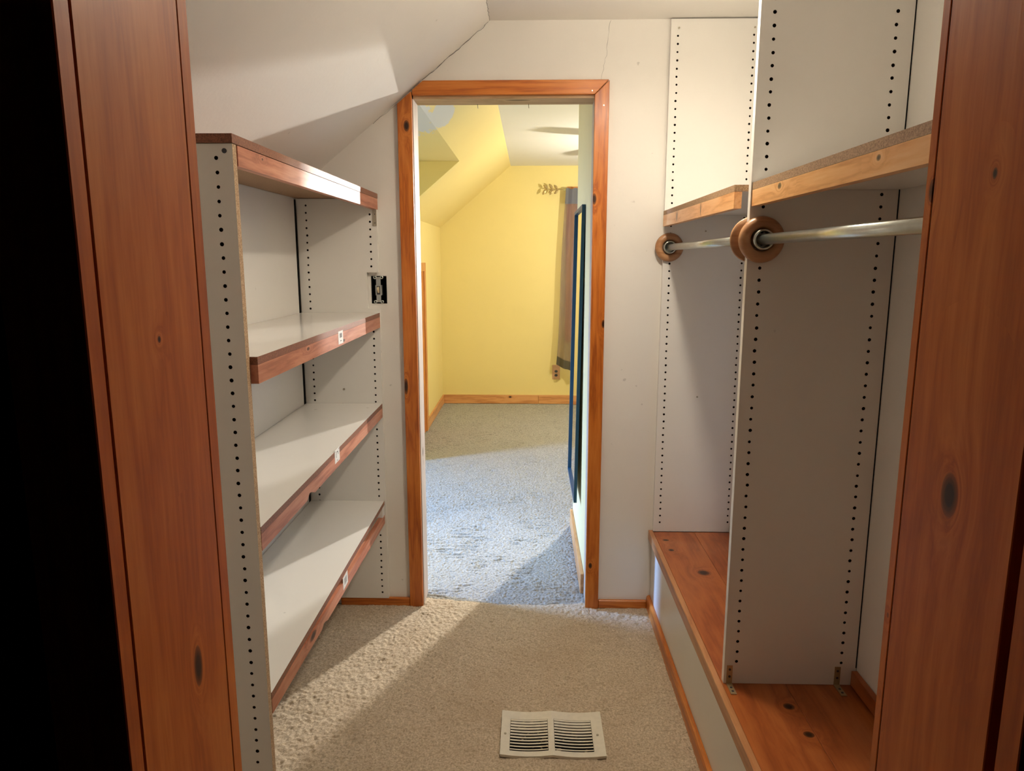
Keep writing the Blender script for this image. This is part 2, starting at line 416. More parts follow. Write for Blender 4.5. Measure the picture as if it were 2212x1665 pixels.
# ------------------------------------------------------------------ the setting: shell
YB0, YB1 = 2.828, 2.935          # partition between closet and yellow room
SX, SZ, ST = -0.154, 2.324, 0.807   # closet slope: z = SZ + ST*(x-SX)
def slope_z(x): return SZ + ST * (x - SX)
ZC2 = 2.354; YF = 7.184; XK = -0.893; XR = 0.862; XL = -0.925

wall_y('wall_back', -3.55, 0.90, 0, 2.60, YB0, YB1, [(-0.452, 0.246, 0, 2.066), (-0.628, -0.567, 1.281, 1.389)], ('white', 'yellow', 'black'))
wall_y('wall_front', -1.5, 1.5, 0, 2.45, 0.645, 0.833, [(-0.41, 0.47, 0, 2.08)], ('hall', 'white', 'white'))
sbox('wall_right', XR, 0.96, 0.833, YB0, 0, 2.45, mat='white')
sbox('wall_left', -1.02, XL, 0.833, YB0, 0, 2.10, mat='white')
tag(prism('ceiling', [(SX, SZ), (0.96, SZ), (0.96, SZ + 0.09), (SX - 0.08, SZ + 0.09)], 1, 0.833, YB0, 'white'), kind='structure')
xe = -1.03
tag(prism('ceiling', [(xe, slope_z(xe)), (SX, SZ), (SX - 0.0775, SZ + 0.09), (xe - 0.06, slope_z(xe) + 0.10)], 1, 0.833, YB0, 'white'), kind='structure')

# unlit hall behind the camera
sbox('wall_hall_left', -1.6, -1.5, -1.3, 0.645, -0.02, 2.45, mat='hall'); sbox('wall_hall_right', 1.5, 1.6, -1.3, 0.645, -0.02, 2.45, mat='hall')
sbox('wall_hall_rear', -1.6, 1.6, -1.4, -1.3, -0.02, 2.45, mat='hall'); sbox('ceiling', -1.6, 1.6, -1.4, 0.645, 2.45, 2.52, mat='hall')
sbox('floor', -1.6, 1.6, -1.4, 0.60, -0.06, -0.012, mat='hall')

# yellow room shell
tag(prism('ceiling', [(-0.195, ZC2), (2.45, ZC2), (2.45, ZC2 + 0.1), (-0.28, ZC2 + 0.1)], 1, YB1, YF + 0.1, 'ceil'), kind='structure')
YS = lambda x: ZC2 + 0.842 * (x + 0.195)
YCH = 5.0; ZBAY = 2.112; XBAY = -0.195 + (ZBAY - ZC2) / 0.842
tag(prism('ceiling', [(XK - 0.15, YS(XK - 0.15)), (-0.195, ZC2), (-0.28, ZC2 + 0.1), (XK - 0.23, YS(XK - 0.15) + 0.1)], 1, YCH + 0.1, YF + 0.1, 'peel'), kind='structure')
tag(prism('ceiling', [(XBAY, ZBAY), (-0.195, ZC2), (-0.28, ZC2 + 0.1), (XBAY - 0.09, ZBAY + 0.1)], 1, YB1, YCH + 0.1, 'peel'), kind='structure')
tag(prism('ceiling', [(-3.55, ZBAY + 0.01), (XBAY, ZBAY), (XBAY - 0.09, ZBAY + 0.1), (-3.55, ZBAY + 0.11)], 1, YB1, YCH + 0.1, 'peel'), kind='structure')
# knee wall of the sloped side and cheek of the window alcove (its upper edge follows the slope)
tag(prism('wall_knee', [(YCH + 0.1, 0), (YF, 0), (YF, YS(XK)), (YCH + 0.1, YS(XK))], 0, XK - 0.1, XK, 'yellow'), kind='structure')
tag(prism('wall_alcove_cheek', [(-3.55, 0), (XK, 0), (XK, YS(XK)), (XBAY, ZBAY), (-3.55, ZBAY)], 1, YCH, YCH + 0.1, 'yellow'), kind='structure')
wall_x('wall_alcove_end', YB1, YCH, 0, ZBAY, -3.55, -3.40, [(3.57, 4.03, 0.90, 2.0)], ('yellow', 'yellow', 'white'))
wall_y('wall_far', XK - 0.1, 2.45, 0, 2.46, YF, YF + 0.14, [(0.43, 1.45, 0.72, 2.08)], ('yellow', 'yellow', 'white'))
sbox('wall_far_right', 2.35, 2.45, 3.78, YF, 0, 2.36, mat='yellow')
sbox('wall_stub', 0.242, 0.36, YB1, 3.78, 0, ZC2, mat='cream')
sbox('wall_stub_return', 0.36, 2.45, 3.66, 3.78, 0, ZC2, mat='yellow')

# floors: carpet pile as a fine relief
def smooth_noise(ny, nx, ly, lx):
    a = rng.standard_normal((ny, nx)); fy = np.fft.fftfreq(ny)[:, None]; fx = np.fft.rfftfreq(nx)[None, :]
    a = np.fft.irfft2(np.fft.rfft2(a) * np.exp(-((fy * ly) ** 2 + (fx * lx) ** 2) * 9.0), s=(ny, nx)); return a / a.std()

def relief(name, x0, x1, yfun0, yfun1, nx, ny, hfun, mat, mat_kind='structure'):
    xs = np.linspace(x0, x1, nx); t = np.linspace(0, 1, ny)
    y0 = np.array([yfun0(x) for x in xs]); y1 = np.array([yfun1(x) for x in xs])
    X = np.tile(xs, (ny, 1)); Y = y0[None] + t[:, None] * (y1 - y0)[None]
    Z = hfun(X, Y, ny, nx)
    me = bpy.data.meshes.new(name)
    v = np.stack([X, Y, Z], -1).reshape(-1, 3)
    i = np.arange((ny - 1) * nx).reshape(ny - 1, nx)[:, :-1].ravel()
    f = np.stack([i, i + 1, i + nx + 1, i + nx], 1)
    me.vertices.add(len(v)); me.vertices.foreach_set('co', v.ravel())
    me.loops.add(f.size); me.loops.foreach_set('vertex_index', f.ravel().astype(np.int32))
    me.polygons.add(len(f)); me.polygons.foreach_set('loop_start', np.arange(0, f.size, 4, dtype=np.int32)); me.polygons.foreach_set('loop_total', np.full(len(f), 4, dtype=np.int32))
    me.polygons.foreach_set('use_smooth', np.ones(len(f), dtype=bool)); me.update(); me.validate()
    me.materials.append(M[mat]); o = bpy.data.objects.new(name, me); col.objects.link(o)
    return tag(o, kind=mat_kind)

def seam(x):
    t = np.interp(x, [-0.47, -0.40, -0.28, -0.124, 0.05, 0.18, 0.25], [2.91, 2.893, 2.868, 2.846, 2.842, 2.850, 2.862])
    return t if -0.455 < x < 0.247 else 2.827
def h_closet(X, Y, ny, nx):
    h = 0.0014 * smooth_noise(ny, nx, 1.7, 1.7) + 0.0009 * smooth_noise(ny, nx, 0.9, 0.9) + 0.0014 * smooth_noise(ny, nx, 18, 18)
    d = np.minimum(1, np.maximum(0, (np.array([seam(x) for x in X[0]])[None] - Y) / 0.02))
    return h * 0.80 - 0.002 + 0.004 * d
relief('floor', XL, 0.53, lambda x: 0.60, seam, 400, 600, h_closet, 'carpet')
def h_yellow(X, Y, ny, nx):
    a = smooth_noise(ny, nx, 1.25, 8.0); b = smooth_noise(ny, nx, 18, 18)
    m = np.clip((b + 0.25) * 0.9, 0, 1)
    under = np.clip((np.array([seam(x) for x in X[0]])[None] - 0.002 - Y) / 0.01, 0, 1)
    return -0.003 - 0.010 * under + 0.0014 * smooth_noise(ny, nx, 0.85, 0.85) + 0.0042 * np.minimum(a, 0.3) * m
relief('floor', -0.94, 0.60, lambda x: 2.830, lambda x: YF, 420, 1150, h_yellow, 'carpet2')
sbox('floor', -3.55, 2.45, 2.835, YF + 0.14, -0.09, -0.012, mat='carpet2')
sbox('floor', XL, 0.95, 0.60, 2.835, -0.09, -0.012, mat='carpet')

# ------------------------------------------------------------------ hairline cracks in the closet plaster
def crack(name, pts, wd, nrm, parent, seed):
    r = random.Random(seed); bm = bmesh.new(); nrm = Vector(nrm).normalized(); P = []
    for (a, b) in zip(pts, pts[1:]):
        a, b = Vector(a), Vector(b); n = max(2, int((b - a).length / 0.012)); side = (b - a).normalized().cross(nrm)
        for i in range(n): P.append(a.lerp(b, i / n) + side * r.uniform(-0.0025, 0.0025) + nrm * 0.0006)
    P.append(Vector(pts[-1]) + nrm * 0.0006)
    rows = []
    for i, q in enumerate(P):
        d = (P[min(i + 1, len(P) - 1)] - P[max(i - 1, 0)]).normalized(); s_ = d.cross(nrm) * wd * r.uniform(0.4, 1.0)
        rows.append((bm.verts.new(q - s_), bm.verts.new(q + s_)))
    for a, b in zip(rows, rows[1:]): bm.faces.new((a[0], a[1], b[1], b[0]))
    return link(name, bm, 'ink', parent)
wb_ = bpy.data.objects['wall_back']
crack('crack', [(0.292, 2.828, 2.322), (0.286, 2.828, 2.28), (0.279, 2.828, 2.20), (0.266, 2.828, 2.14), (0.262, 2.828, 2.113)], 0.0005, (0, -1, 0), wb_, 1)
crack('crack', [(-0.158, 2.8272, 2.318), (-0.24, 2.8272, 2.251), (-0.33, 2.8272, 2.179), (-0.41, 2.8272, 2.117)], 0.0011, (0, -1, 0), wb_, 2)
crack('crack', [(-0.51, 2.8272, 2.033), (-0.60, 2.8272, 1.961)], 0.0006, (0, -1, 0), wb_, 4)
crack('crack', [(-0.154, 2.826, 2.3235), (-0.154, 2.60, 2.3235), (-0.153, 2.30, 2.3235)], 0.0007, (0.3, 0, -1), bpy.data.objects['ceiling'], 3)

# ------------------------------------------------------------------ inner doorway (closet to yellow room)
YC = 2.808
d1 = tag(empty('door_1', (-0.10, YB0, 0)), kind='structure')
# jamb lining
box('jamb', -0.462, -0.446, YB0 - 0.001, YB1 + 0.004, 0, 2.05, 'jamb_z', d1)
box('jamb', 0.241, 0.256, YB0 - 0.001, YB1 + 0.004, 0, 2.05, 'jamb_z', d1)
box('head_jamb', -0.446, 0.241, YB0 - 0.001, YB1 + 0.004, 2.05, 2.066, 'jamb_x', d1)
# casing boards, the left upright and the header cut to the slope
prism('casing_board', [(-0.504, 0), (-0.449, 0), (-0.449, slope_z(-0.449) - 0.012), (-0.504, slope_z(-0.504) - 0.012)], 1, YC, YB0 - 0.001, 'cas_z', d1, bev=0.0015)
prism('casing_board', [(0.238, 0), (0.292, 0), (0.292, 2.110), (0.238, 2.058)], 1, YC, YB0 - 0.001, 'cas_z', d1, bev=0.0015)
prism('header_board', [(-0.4465, 2.060), (0.2375, 2.060), (0.290, 2.1115), (slope_x := SX + (2.1115 - SZ) / ST + 0.012, 2.1115), (-0.4465, slope_z(-0.4465) - 0.010)], 1, YC, YB0 - 0.001, 'cas_x', d1, bev=0.0015)
for x in (-0.209, -0.010):
    bm = bmesh.new(); cyl_bm(bm, (x, 2.925, 2.052), (x + 0.002, 2.925, 2.034), 0.0013, seg=8); link('nail', bm, 'galv', d1)
for x, z in ((0.228, 2.072), (0.272, 2.02)):
    bm = bmesh.new(); cyl_bm(bm, (x, YC - 0.001, z), (x, YC + 0.004, z), 0.0022, seg=8); link('nail', bm, 'steel', d1)
tag(box('baseboard_back', -0.80, -0.505, 2.812, YB0 - 0.0005, 0, 0.036, 'base_x', bev=0.003), kind='structure')
tag(box('baseboard_back', 0.293, 0.496, 2.812, YB0 - 0.0005, 0, 0.036, 'base_x', bev=0.003), kind='structure')

# ------------------------------------------------------------------ near doorway the camera looks through
d2 = tag(empty('door_2', (0.03, 0.74, 0)), kind='structure')
for s_, xj in ((-1, -0.39), (1, 0.45)):
    a, b = sorted((xj, xj + s_ * 0.019))
    box('jamb', a, b, 0.640, 0.833, 0, 2.06, 'near_z', d2, bev=0.001)
    rv = 0.0010
    c0, c1 = sorted((xj + s_ * rv, xj + s_ * 0.075))
    box('casing_board', c0, c1, 0.8365, 0.860 if s_ < 0 else 0.852, 0, 2.13, 'near_z', d2, bev=0.0012)
    g0, g1 = sorted((xj + s_ * (rv + 0.0008), xj + s_ * 0.019)); box('joint_shade_strip', g0, g1, 0.833, 0.8365, 0, 2.06, 'black', d2)  # black strip paints the shade between jamb and casing
    c0, c1 = sorted((xj + s_ * (rv if s_ < 0 else 0.003), xj + s_ * 0.075))
    box('casing_board', c0, c1, 0.6168 if s_ < 0 else 0.600, 0.6390 if s_ < 0 else 0.630, 0, 2.13, 'near_z', d2, bev=0.0012)
box('head_jamb', -0.409, 0.469, 0.640, 0.833, 2.06, 2.079, 'near_z', d2)
box('header_board', -0.465, 0.525, 0.833, 0.852, 2.13, 2.20, 'near_z', d2)
box('header_board', -0.465, 0.525, 0.615, 0.636, 2.13, 2.20, 'near_z', d2)

# ------------------------------------------------------------------ perforated melamine panels
PITCH_H = 0.0284
def perf_panel(name, x0, x1, z0, z1, yf, thick, cols, parent, notch=None, r=0.0041, depth=0.013, edge='edge', big=()):
    """front face looks to -Y; cols = [(x centre, first hole z, z limit)]; holes are real blind bores"""
    bm = bmesh.new(); hw = PITCH_H / 2
    strips = []; xs = [x0]
    for c, zt, zl in sorted(cols): xs += [c - hw, c + hw]
    xs.append(x1)
    if notch: xs.append(notch[0])
    xs = sorted(set(round(x, 6) for x in xs))
    for a, b in zip(xs, xs[1:]):
        iv = [(z0, z1)]
        if notch and a >= notch[0] - 1e-6: iv = [(z0, notch[1]), (notch[2], z1)]
        c = next((q for q in cols if q[0] - hw - 1e-6 <= a and b <= q[0] + hw + 1e-6), None)
        for lo, hi in iv:
            if c is None or b - a < PITCH_H - 1e-5:
                quad(bm, (a, yf, lo), (b, yf, lo), (b, yf, hi), (a, yf, hi)); continue
            zt = c[1]; cells = []
            z = zt
            while z - hw >= max(lo, c[2]):
                if z + hw <= hi: cells.append(z)
                z -= PITCH_H
            if not cells: quad(bm, (a, yf, lo), (b, yf, lo), (b, yf, hi), (a, yf, hi)); continue
            quad(bm, (a, yf, cells[0] + hw), (b, yf, cells[0] + hw), (b, yf, hi), (a, yf, hi))
            quad(bm, (a, yf, lo), (b, yf, lo), (b, yf, cells[-1] - hw), (a, yf, cells[-1] - hw))
            for z in cells:
                cx = (a + b) / 2
                sq = [(b, z), (b, z + hw), (cx, z + hw), (a, z + hw), (a, z), (a, z - hw), (cx, z - hw), (b, z - hw)]
                jx, jz = random.gauss(0, 0.0004), random.gauss(0, 0.0004)
                rr = r * random.uniform(0.9, 1.1)
                ring = [(cx + jx + rr * math.cos(k * math.pi / 4), z + jz + rr * math.sin(k * math.pi / 4)) for k in range(8)]
                o = [bm.verts.new((p[0], yf, p[1])) for p in sq]; i1 = [bm.verts.new((p[0], yf, p[1])) for p in ring]
                i2 = [bm.verts.new((p[0], yf + depth, p[1])) for p in ring]
                for k in range(8):
                    k2 = (k + 1) % 8
                    bm.faces.new((o[k], o[k2], i1[k2], i1[k])); f = bm.faces.new((i1[k], i1[k2], i2[k2], i2[k])); f.material_index = 1
                f = bm.faces.new(i2); f.material_index = 1
    yb = yf + thick
    for (a, b, c, d) in holed_rects(x0, x1, z0, z1, [(notch[0], x1, notch[1], notch[2])] if notch else []): quad(bm, (b, yb, c), (a, yb, c), (a, yb, d), (b, yb, d))
    quad(bm, (x0, yf, z0), (x0, yf, z1), (x0, yb, z1), (x0, yb, z0), 2)
    quad(bm, (x0, yf, z1), (x1, yf, z1), (x1, yb, z1), (x0, yb, z1)); quad(bm, (x0, yf, z0), (x0, yb, z0), (x1, yb, z0), (x1, yf, z0))
    if notch:
        nx_, n0, n1 = notch
        for lo, hi in ((z0, n0), (n1, z1)): quad(bm, (x1, yf, lo), (x1, yb, lo), (x1, yb, hi), (x1, yf, hi), 2)
        quad(bm, (nx_, yf, n0), (nx_, yb, n0), (nx_, yb, n1), (nx_, yf, n1), 2)
        quad(bm, (nx_, yf, n1), (nx_, yb, n1), (x1, yb, n1), (x1, yf, n1), 2); quad(bm, (nx_, yf, n0), (x1, yf, n0), (x1, yb, n0), (nx_, yb, n0), 2)
    else: quad(bm, (x1, yf, z0), (x1, yb, z0), (x1, yb, z1), (x1, yf, z1), 2)
    bmesh.ops.remove_doubles(bm, verts=bm.verts, dist=1e-6)
    return link(name, bm, ['mel', 'hole', edge], parent)

# ------------------------------------------------------------------ left shelving unit
su = tag(empty('shelving_unit', (-0.75, 2.15, 0.0)), 'white built-in shelving unit with four red-edged shelves under the sloped ceiling', 'shelves')
XF = -0.600
perf_panel('side_panel', -0.905, XF, 0.0, 1.681, 1.478, 0.019, [(-0.634, 1.653, 0.02)], su)
perf_panel('side_panel', -0.905, XF + 0.006, 0.037, 1.683, 2.809, 0.0185, [(-0.621, 1.625, 0.03), (-0.869, 1.659, 0.03)], su, notch=(-0.640, 1.262, 1.403), edge='mel')
box('back_panel', -0.922, -0.906, 1.498, 2.784, 0.06, 1.683, 'mel', su)
box('gap_shade_strip', -0.9235, -0.9075, 2.7845, 2.8085, 0.06, 1.68, 'black', su)  # black strip paints shade into the gap beside the end panel

def shelf_board(name, yA, yB, xA, xB, zA, zB, th, parent, mats=('mel_gloss', 'chip_red', 'mel'), xback=-0.9045):
    """board whose front edge runs from (xA,yA,zA) to (xB,yB,zB) at its top"""
    bm = bmesh.new()
    t = [(xback, yA, zA), (xA, yA, zA), (xB, yB, zB), (xback, yB, zB)]; bt = [(p[0], p[1], p[2] - th) for p in t]
    quad(bm, *t, 0); quad(bm, *bt[::-1], 2)
    for i in range(4): quad(bm, t[i], bt[i], bt[(i + 1) % 4], t[(i + 1) % 4], 1)
    bmesh.ops.remove_doubles(bm, verts=bm.verts, dist=1e-6); bmesh.ops.recalc_face_normals(bm, faces=bm.faces)
    return link(name, bm, mats, parent)

def fascia(parent, yA, yB, xA, xB, zA, zB, ht, th=0.019, mat='fas_red', notches=(), proud=0.0):
    """strip under the shelf edge: zA,zB top at both ends; notches = [(y, half width, depth)] bitten from below"""
    top = lambda y: zA + (zB - zA) * (y - yA) / (yB - yA); fx = lambda y: xA + (xB - xA) * (y - yA) / (yB - yA) + proud
    ys = {yA: 0.0, yB: 0.0}
    for y, hwid, dep in notches: ys.update({y - hwid: 0.0, y - hwid * 0.3: dep, y + hwid * 0.2: dep * 0.8, y + hwid: 0.0})
    ks = sorted(ys); bm = bmesh.new(); rows = []
    for y in ks: rows.append([bm.verts.new(q) for q in ((fx(y), y, top(y)), (fx(y), y, top(y) - ht + ys[y]), (fx(y) - th, y, top(y) - ht + ys[y]), (fx(y) - th, y, top(y)))])
    for a, b in zip(rows, rows[1:]):
        for k in range(4): bm.faces.new((a[k], b[k], b[(k + 1) % 4], a[(k + 1) % 4]))
    bm.faces.new(rows[0]); bm.faces.new(rows[-1][::-1]); bmesh.ops.recalc_face_normals(bm, faces=bm.faces)
    return link('fascia', bm, mat, parent)

def sticker(parent, xf, y, z, wy, hz, tilt, mat, marks):
    """small paper tag on a fascia face looking to +X; marks = [(u, v, w, h)] printed bars in 0..1 units"""
    c, s_ = math.cos(tilt), math.sin(tilt); bm = bmesh.new()
    def P(u, v, dx): a, b = (u - 0.5) * wy, (v - 0.5) * hz; return (xf + dx, y + a * c - b * s_, z + a * s_ + b * c)
    def slab(u0, u1, v0, v1, d0, d1, mi):
        lo = [P(u, v, d0) for u, v in ((u0, v0), (u1, v0), (u1, v1), (u0, v1))]; hi = [P(u, v, d1) for u, v in ((u0, v0), (u1, v0), (u1, v1), (u0, v1))]
        quad(bm, *hi, mi)
        for i in range(4): quad(bm, lo[i], lo[(i + 1) % 4], hi[(i + 1) % 4], hi[i], mi)
    slab(0, 1, 0, 1, -0.0002, 0.0006, 0)
    for u, v, w_, h_ in marks: slab(u, u + w_, v, v + h_, 0.0005, 0.0008, 1)
    return link('price_sticker', bm, [mat, 'ink'], parent)

BAR = [(0.28 + 0.07 * i, 0.48, 0.035 + 0.02 * (i % 2), 0.34) for i in range(7)] + [(0.36, 0.20, 0.30, 0.07)]
ARC = [(0.5 + 0.20 * math.cos(t) - 0.03, 0.52 + 0.26 * math.sin(t) - 0.03, 0.07, 0.07) for t in [0.2 + 0.42 * i for i in range(9)]] + [(0.42, 0.10, 0.14, 0.05), (0.06, 0.86, 0.08, 0.06), (0.84, 0.86, 0.08, 0.06)]
LIN = [(0.25, 0.30 + 0.13 * i, 0.5, 0.06) for i in range(4)]
MM = [(0.25, 0.25, 0.13, 0.60), (0.62, 0.25, 0.13, 0.60), (0.25, 0.72, 0.5, 0.13), (0.42, 0.10, 0.18, 0.06)]

s1 = shelf_board('shelf', 1.474, 2.826, XF + 0.002, XF + 0.008, 1.700, 1.703, 0.018, su, ('chip_red', 'chip_red', 'chip_under'))
fascia(s1, 1.504, 2.826, XF, XF + 0.007, 1.681, 1.684, 0.041)
sticker(s1, XF + 0.0028, 2.212, 1.6625, 0.060, 0.026, 0.0, 'greysticker', MM)
s2 = shelf_board('shelf', 1.500, 2.808, XF + 0.016, XF + 0.006, 1.246, 1.246, 0.017, su)
fascia(s2, 1.500, 2.808, XF + 0.016, XF + 0.006, 1.2285, 1.2285, 0.041)
sticker(s2, XF + 0.0108, 2.195, 1.214, 0.055, 0.040, 0.0, 'sticker', BAR)
s3 = shelf_board('shelf', 1.500, 2.808, XF, XF + 0.004, 0.862, 0.880, 0.017, su)
fascia(s3, 1.500, 2.808, XF, XF + 0.004, 0.8445, 0.8625, 0.039, notches=[(1.86, 0.035, 0.014)])
sticker(s3, XF + 0.0018, 2.130, 0.853, 0.055, 0.042, 0.014, 'sticker', ARC)
s4 = shelf_board('shelf', 1.500, 2.808, XF, XF, 0.455, 0.469, 0.017, su)
fascia(s4, 1.500, 2.806, XF, XF, 0.4375, 0.408, 0.036, notches=[(1.93, 0.03, 0.010)])
sticker(s4, XF, 2.169, 0.420, 0.058, 0.042, 0.05, 'sticker', LIN)
box('support_block', XF - 0.03, XF - 0.001, 2.770, 2.806, 0.408, 0.4515, 'sticker', s4)
bk = box('angle_bracket', -0.6095, -0.5950, 2.8058, 2.809, 1.581, 1.640, 'galv', su)
for z in (1.592, 1.625):
    bm = bmesh.new(); cyl_bm(bm, (-0.601, 2.8050, z), (-0.601, 2.8062, z), 0.002, seg=8); link('screw', bm, 'ink', bk)
bm = bmesh.new(); cyl_bm(bm, (-0.749, 2.8070, 0.938), (-0.749, 2.809, 0.938), 0.0045, seg=10); link('screw', bm, 'galv', su)
bm = bmesh.new(); cyl_bm(bm, (-0.6165, 1.4765, 1.667), (-0.6165, 1.4785, 1.667), 0.005, seg=10); link('screw', bm, 'ink', su)

# ------------------------------------------------------------------ open light switch in the back wall
sw = tag(empty('light_switch', (-0.5975, YB0, 1.281)), 'uncovered toggle light switch in a black wall box beside the shelves', 'light switch')
bm = bmesh.new()
for a in ((-0.627, -0.6255, 2.826, 2.88, 1.282, 1.388), (-0.5695, -0.568, 2.826, 2.88, 1.282, 1.388), (-0.6255, -0.5695, 2.826, 2.88, 1.282, 1.2835), (-0.6255, -0.5695, 2.826, 2.88, 1.3865, 1.388), (-0.6255, -0.5695, 2.878, 2.88, 1.2835, 1.3865)): bbox(bm, *a)
link('wall_box', bm, 'blackmetal', sw)
yk = box('switch_strap', -0.6085, -0.5905, 2.8255, 2.8270, 1.286, 1.385, 'switchmetal', sw)
bt_ = box('switch_body', -0.612, -0.587, 2.8245, 2.850, 1.313, 1.353, 'switchmetal', sw, bev=0.001)
box('toggle_surround', -0.6060, -0.5930, 2.8236, 2.8246, 1.3165, 1.3495, 'ink', bt_)
prism('toggle', [(2.8237, 1.322), (2.812, 1.336), (2.813, 1.345), (2.8237, 1.347)], 0, -0.6035, -0.5955, 'ivory', bt_, bev=0.0008)
for z in (1.2875, 1.3835):
    for x in (-0.6125, -0.5860):
        bm = bmesh.new(); lathe_bm(bm, (x, 2.8245, z), 1, [(0.0022, 0.0), (0.005, 0.0), (0.005, 0.0015), (0.0022, 0.0015), (0.0022, 0.0)], 12); link('plaster_ear', bm, 'steel', yk)
    bm = bmesh.new(); cyl_bm(bm, (-0.5995, 2.8240, z - (0.004 if z > 1.33 else -0.004)), (-0.5995, 2.8256, z - (0.004 if z > 1.33 else -0.004)), 0.0028, seg=10); link('screw', bm, 'galv', yk)

# ------------------------------------------------------------------ right side: bench
ZB = 0.345
be = tag(empty('storage_bench', (0.68, 1.83, 0)), 'low built-in bench with red stained board top and white front panel', 'bench')
box('bench_plank', 0.5135, 0.6795, 0.852, 2.8085, ZB - 0.02, ZB, 'bench', be, bev=0.0012)
box('bench_plank', 0.6800, XR - 0.001, 0.852, 2.8085, ZB - 0.02, ZB, 'bench', be, bev=0.0012)
box('nosing', 0.496, 0.513, 0.852, 2.8265, ZB - 0.040, ZB + 0.001, 'nose', be, bev=0.0015)
box('front_panel', 0.5115, 0.5285, 0.852, 2.8265, 0.0, ZB - 0.0405, 'mel', be)
pf = [(0.4955, 0.0), (0.511, 0.0), (0.511, 0.056), (0.505, 0.056), (0.4985, 0.051), (0.4955, 0.040)]
prism('base_trim', pf, 1, 0.852, 2.8265, 'base_y', be)
box('wall_cleat', 0.8455, XR - 0.001, 0.853, 1.730, ZB + 0.006, ZB + 0.046, 'bench', be, bev=0.001)

# panels, shelves and rods above the bench
ep = tag(empty('end_panel', (0.686, 2.81, ZB)), 'white perforated panel fixed to the back wall at the end of the bench', 'panel')
perf_panel('panel_board', 0.5125, XR - 0.001, ZB + 0.002, 2.319, 2.8095, 0.018, [(0.5385, 2.261, 0.37), (0.8155, 2.263, 0.37)], ep, edge='mel')
box('corner_dark_block', 0.826, 0.848, 2.782, 2.809, ZB + 0.001, ZB + 0.028, 'black', ep)  # plain black block for the dark spot in the far bench corner
for x, z in ((0.668, 0.913), (0.672, 1.56), (0.541, 2.288), (0.817, 2.288)):
    bm = bmesh.new(); cyl_bm(bm, (x, 2.8075, z), (x, 2.8097, z), 0.0035, seg=10); link('screw', bm, 'galv', ep)

YD = 1.737
dv = tag(empty('divider_panel', (0.686, YD, ZB)), 'tall white perforated divider standing on the bench held by metal brackets', 'panel')
perf_panel('panel_board', 0.5165, 0.8605, ZB + 0.001, 2.319, YD, 0.0185, [(0.5478, 2.2835, 0.37), (0.8205, 2.2835, 0.37)], dv, edge='mel')
def L_bracket(x0, x1, mat, parent):
    bm = bmesh.new(); bbox(bm, x0, x1, YD - 0.0022, YD - 0.0002, ZB + 0.001, ZB + 0.053); bbox(bm, x0, x1, YD - 0.050, YD - 0.0022, ZB + 0.0005, ZB + 0.0025)
    b = link('angle_bracket', bm, mat, parent)
    for z in (ZB + 0.022, ZB + 0.042):
        bm = bmesh.new(); cyl_bm(bm, ((x0 + x1) / 2, YD - 0.0034, z), ((x0 + x1) / 2, YD - 0.002, z), 0.0032, seg=10); link('screw', bm, 'ink', b)
    for y in (YD - 0.022, YD - 0.038):
        bm = bmesh.new(); cyl_bm(bm, ((x0 + x1) / 2, y, ZB + 0.002), ((x0 + x1) / 2, y, ZB + 0.0036), 0.0032, seg=10); link('screw', bm, 'ink', b)
box('joint_shade_strip', 0.8588, 0.8612, YD - 0.0006, YD + 0.001, ZB + 0.05, 2.315, 'black', dv)  # black strip paints the shaded line where divider meets wall
L_bracket(0.5235, 0.5385, 'brass', dv); L_bracket(0.805, 0.820, 'brass', dv)

cs = tag(empty('closet_shelf', (0.686, 2.33, 1.577)), 'particle board shelf with orange pine edge strip resting by the back wall', 'shelf', 'shelves above the bench')
shelf_board('shelf_board', 1.845, 2.807, 0.508, 0.508, 1.635, 1.635, 0.016, cs, ('mel', 'chip', 'mel'), XR - 0.001)
fascia(cs, 1.845, 2.807, 0.5275, 0.5275, 1.6185, 1.6185, 0.041, mat='fas_or', proud=-0.0195 + 0.019)
cs2 = tag(empty('closet_shelf', (0.686, 1.30, 1.576)), 'particle board shelf with orange pine edge strip between divider and front doorway', 'shelf', 'shelves above the bench')
shelf_board('shelf_board', 0.852, 1.7355, 0.5195, 0.5195, 1.629, 1.629, 0.0165, cs2, ('mel', 'chip', 'mel'), XR - 0.001)
fascia(cs2, 0.852, 1.7355, 0.5385, 0.5385, 1.612, 1.612, 0.037, mat='fas_or', proud=0.0)

def flange(yc, sgn, x, z, parent):
    bm = bmesh.new()
    lathe_bm(bm, (x, yc, z), 1, [(0.0175, 0), (0.0375, 0), (0.0385, sgn * 0.006), (0.0360, sgn * 0.016), (0.0290, sgn * 0.020), (0.0220, sgn * 0.018), (0.0190, sgn * 0.010), (0.0175, 0)], 40)
    f = link('flange', bm, 'flange', parent, smooth=True)
    bm = bmesh.new(); lathe_bm(bm, (x, yc, z), 1, [(0.0130, sgn * 0.001), (0.0168, sgn * 0.001), (0.0168, sgn * 0.026), (0.0130, sgn * 0.026), (0.0130, sgn * 0.001)], 32)
    link('socket', bm, 'steel', f, smooth=True)
def rod(label, y0, y1, x, z):
    t = tag(empty('clothes_rod', (x, (y0 + y1) / 2, z)), label, 'rod', 'rods under the shelves')
    bm = bmesh.new(); cyl_bm(bm, (x, y0 + 0.002, z), (x, y1 - 0.002, z), 0.0122, seg=32); link('tube', bm, 'steel', t)
    flange(y0, 1, x, z, t); flange(y1, -1, x, z, t); return t
rod('steel clothes rod in round wooden flanges between divider and back wall panel', YD + 0.0187, 2.8092, 0.534, 1.499)
rod('steel clothes rod running from divider toward front doorway wall', 0.853, YD - 0.0002, 0.546, 1.498)

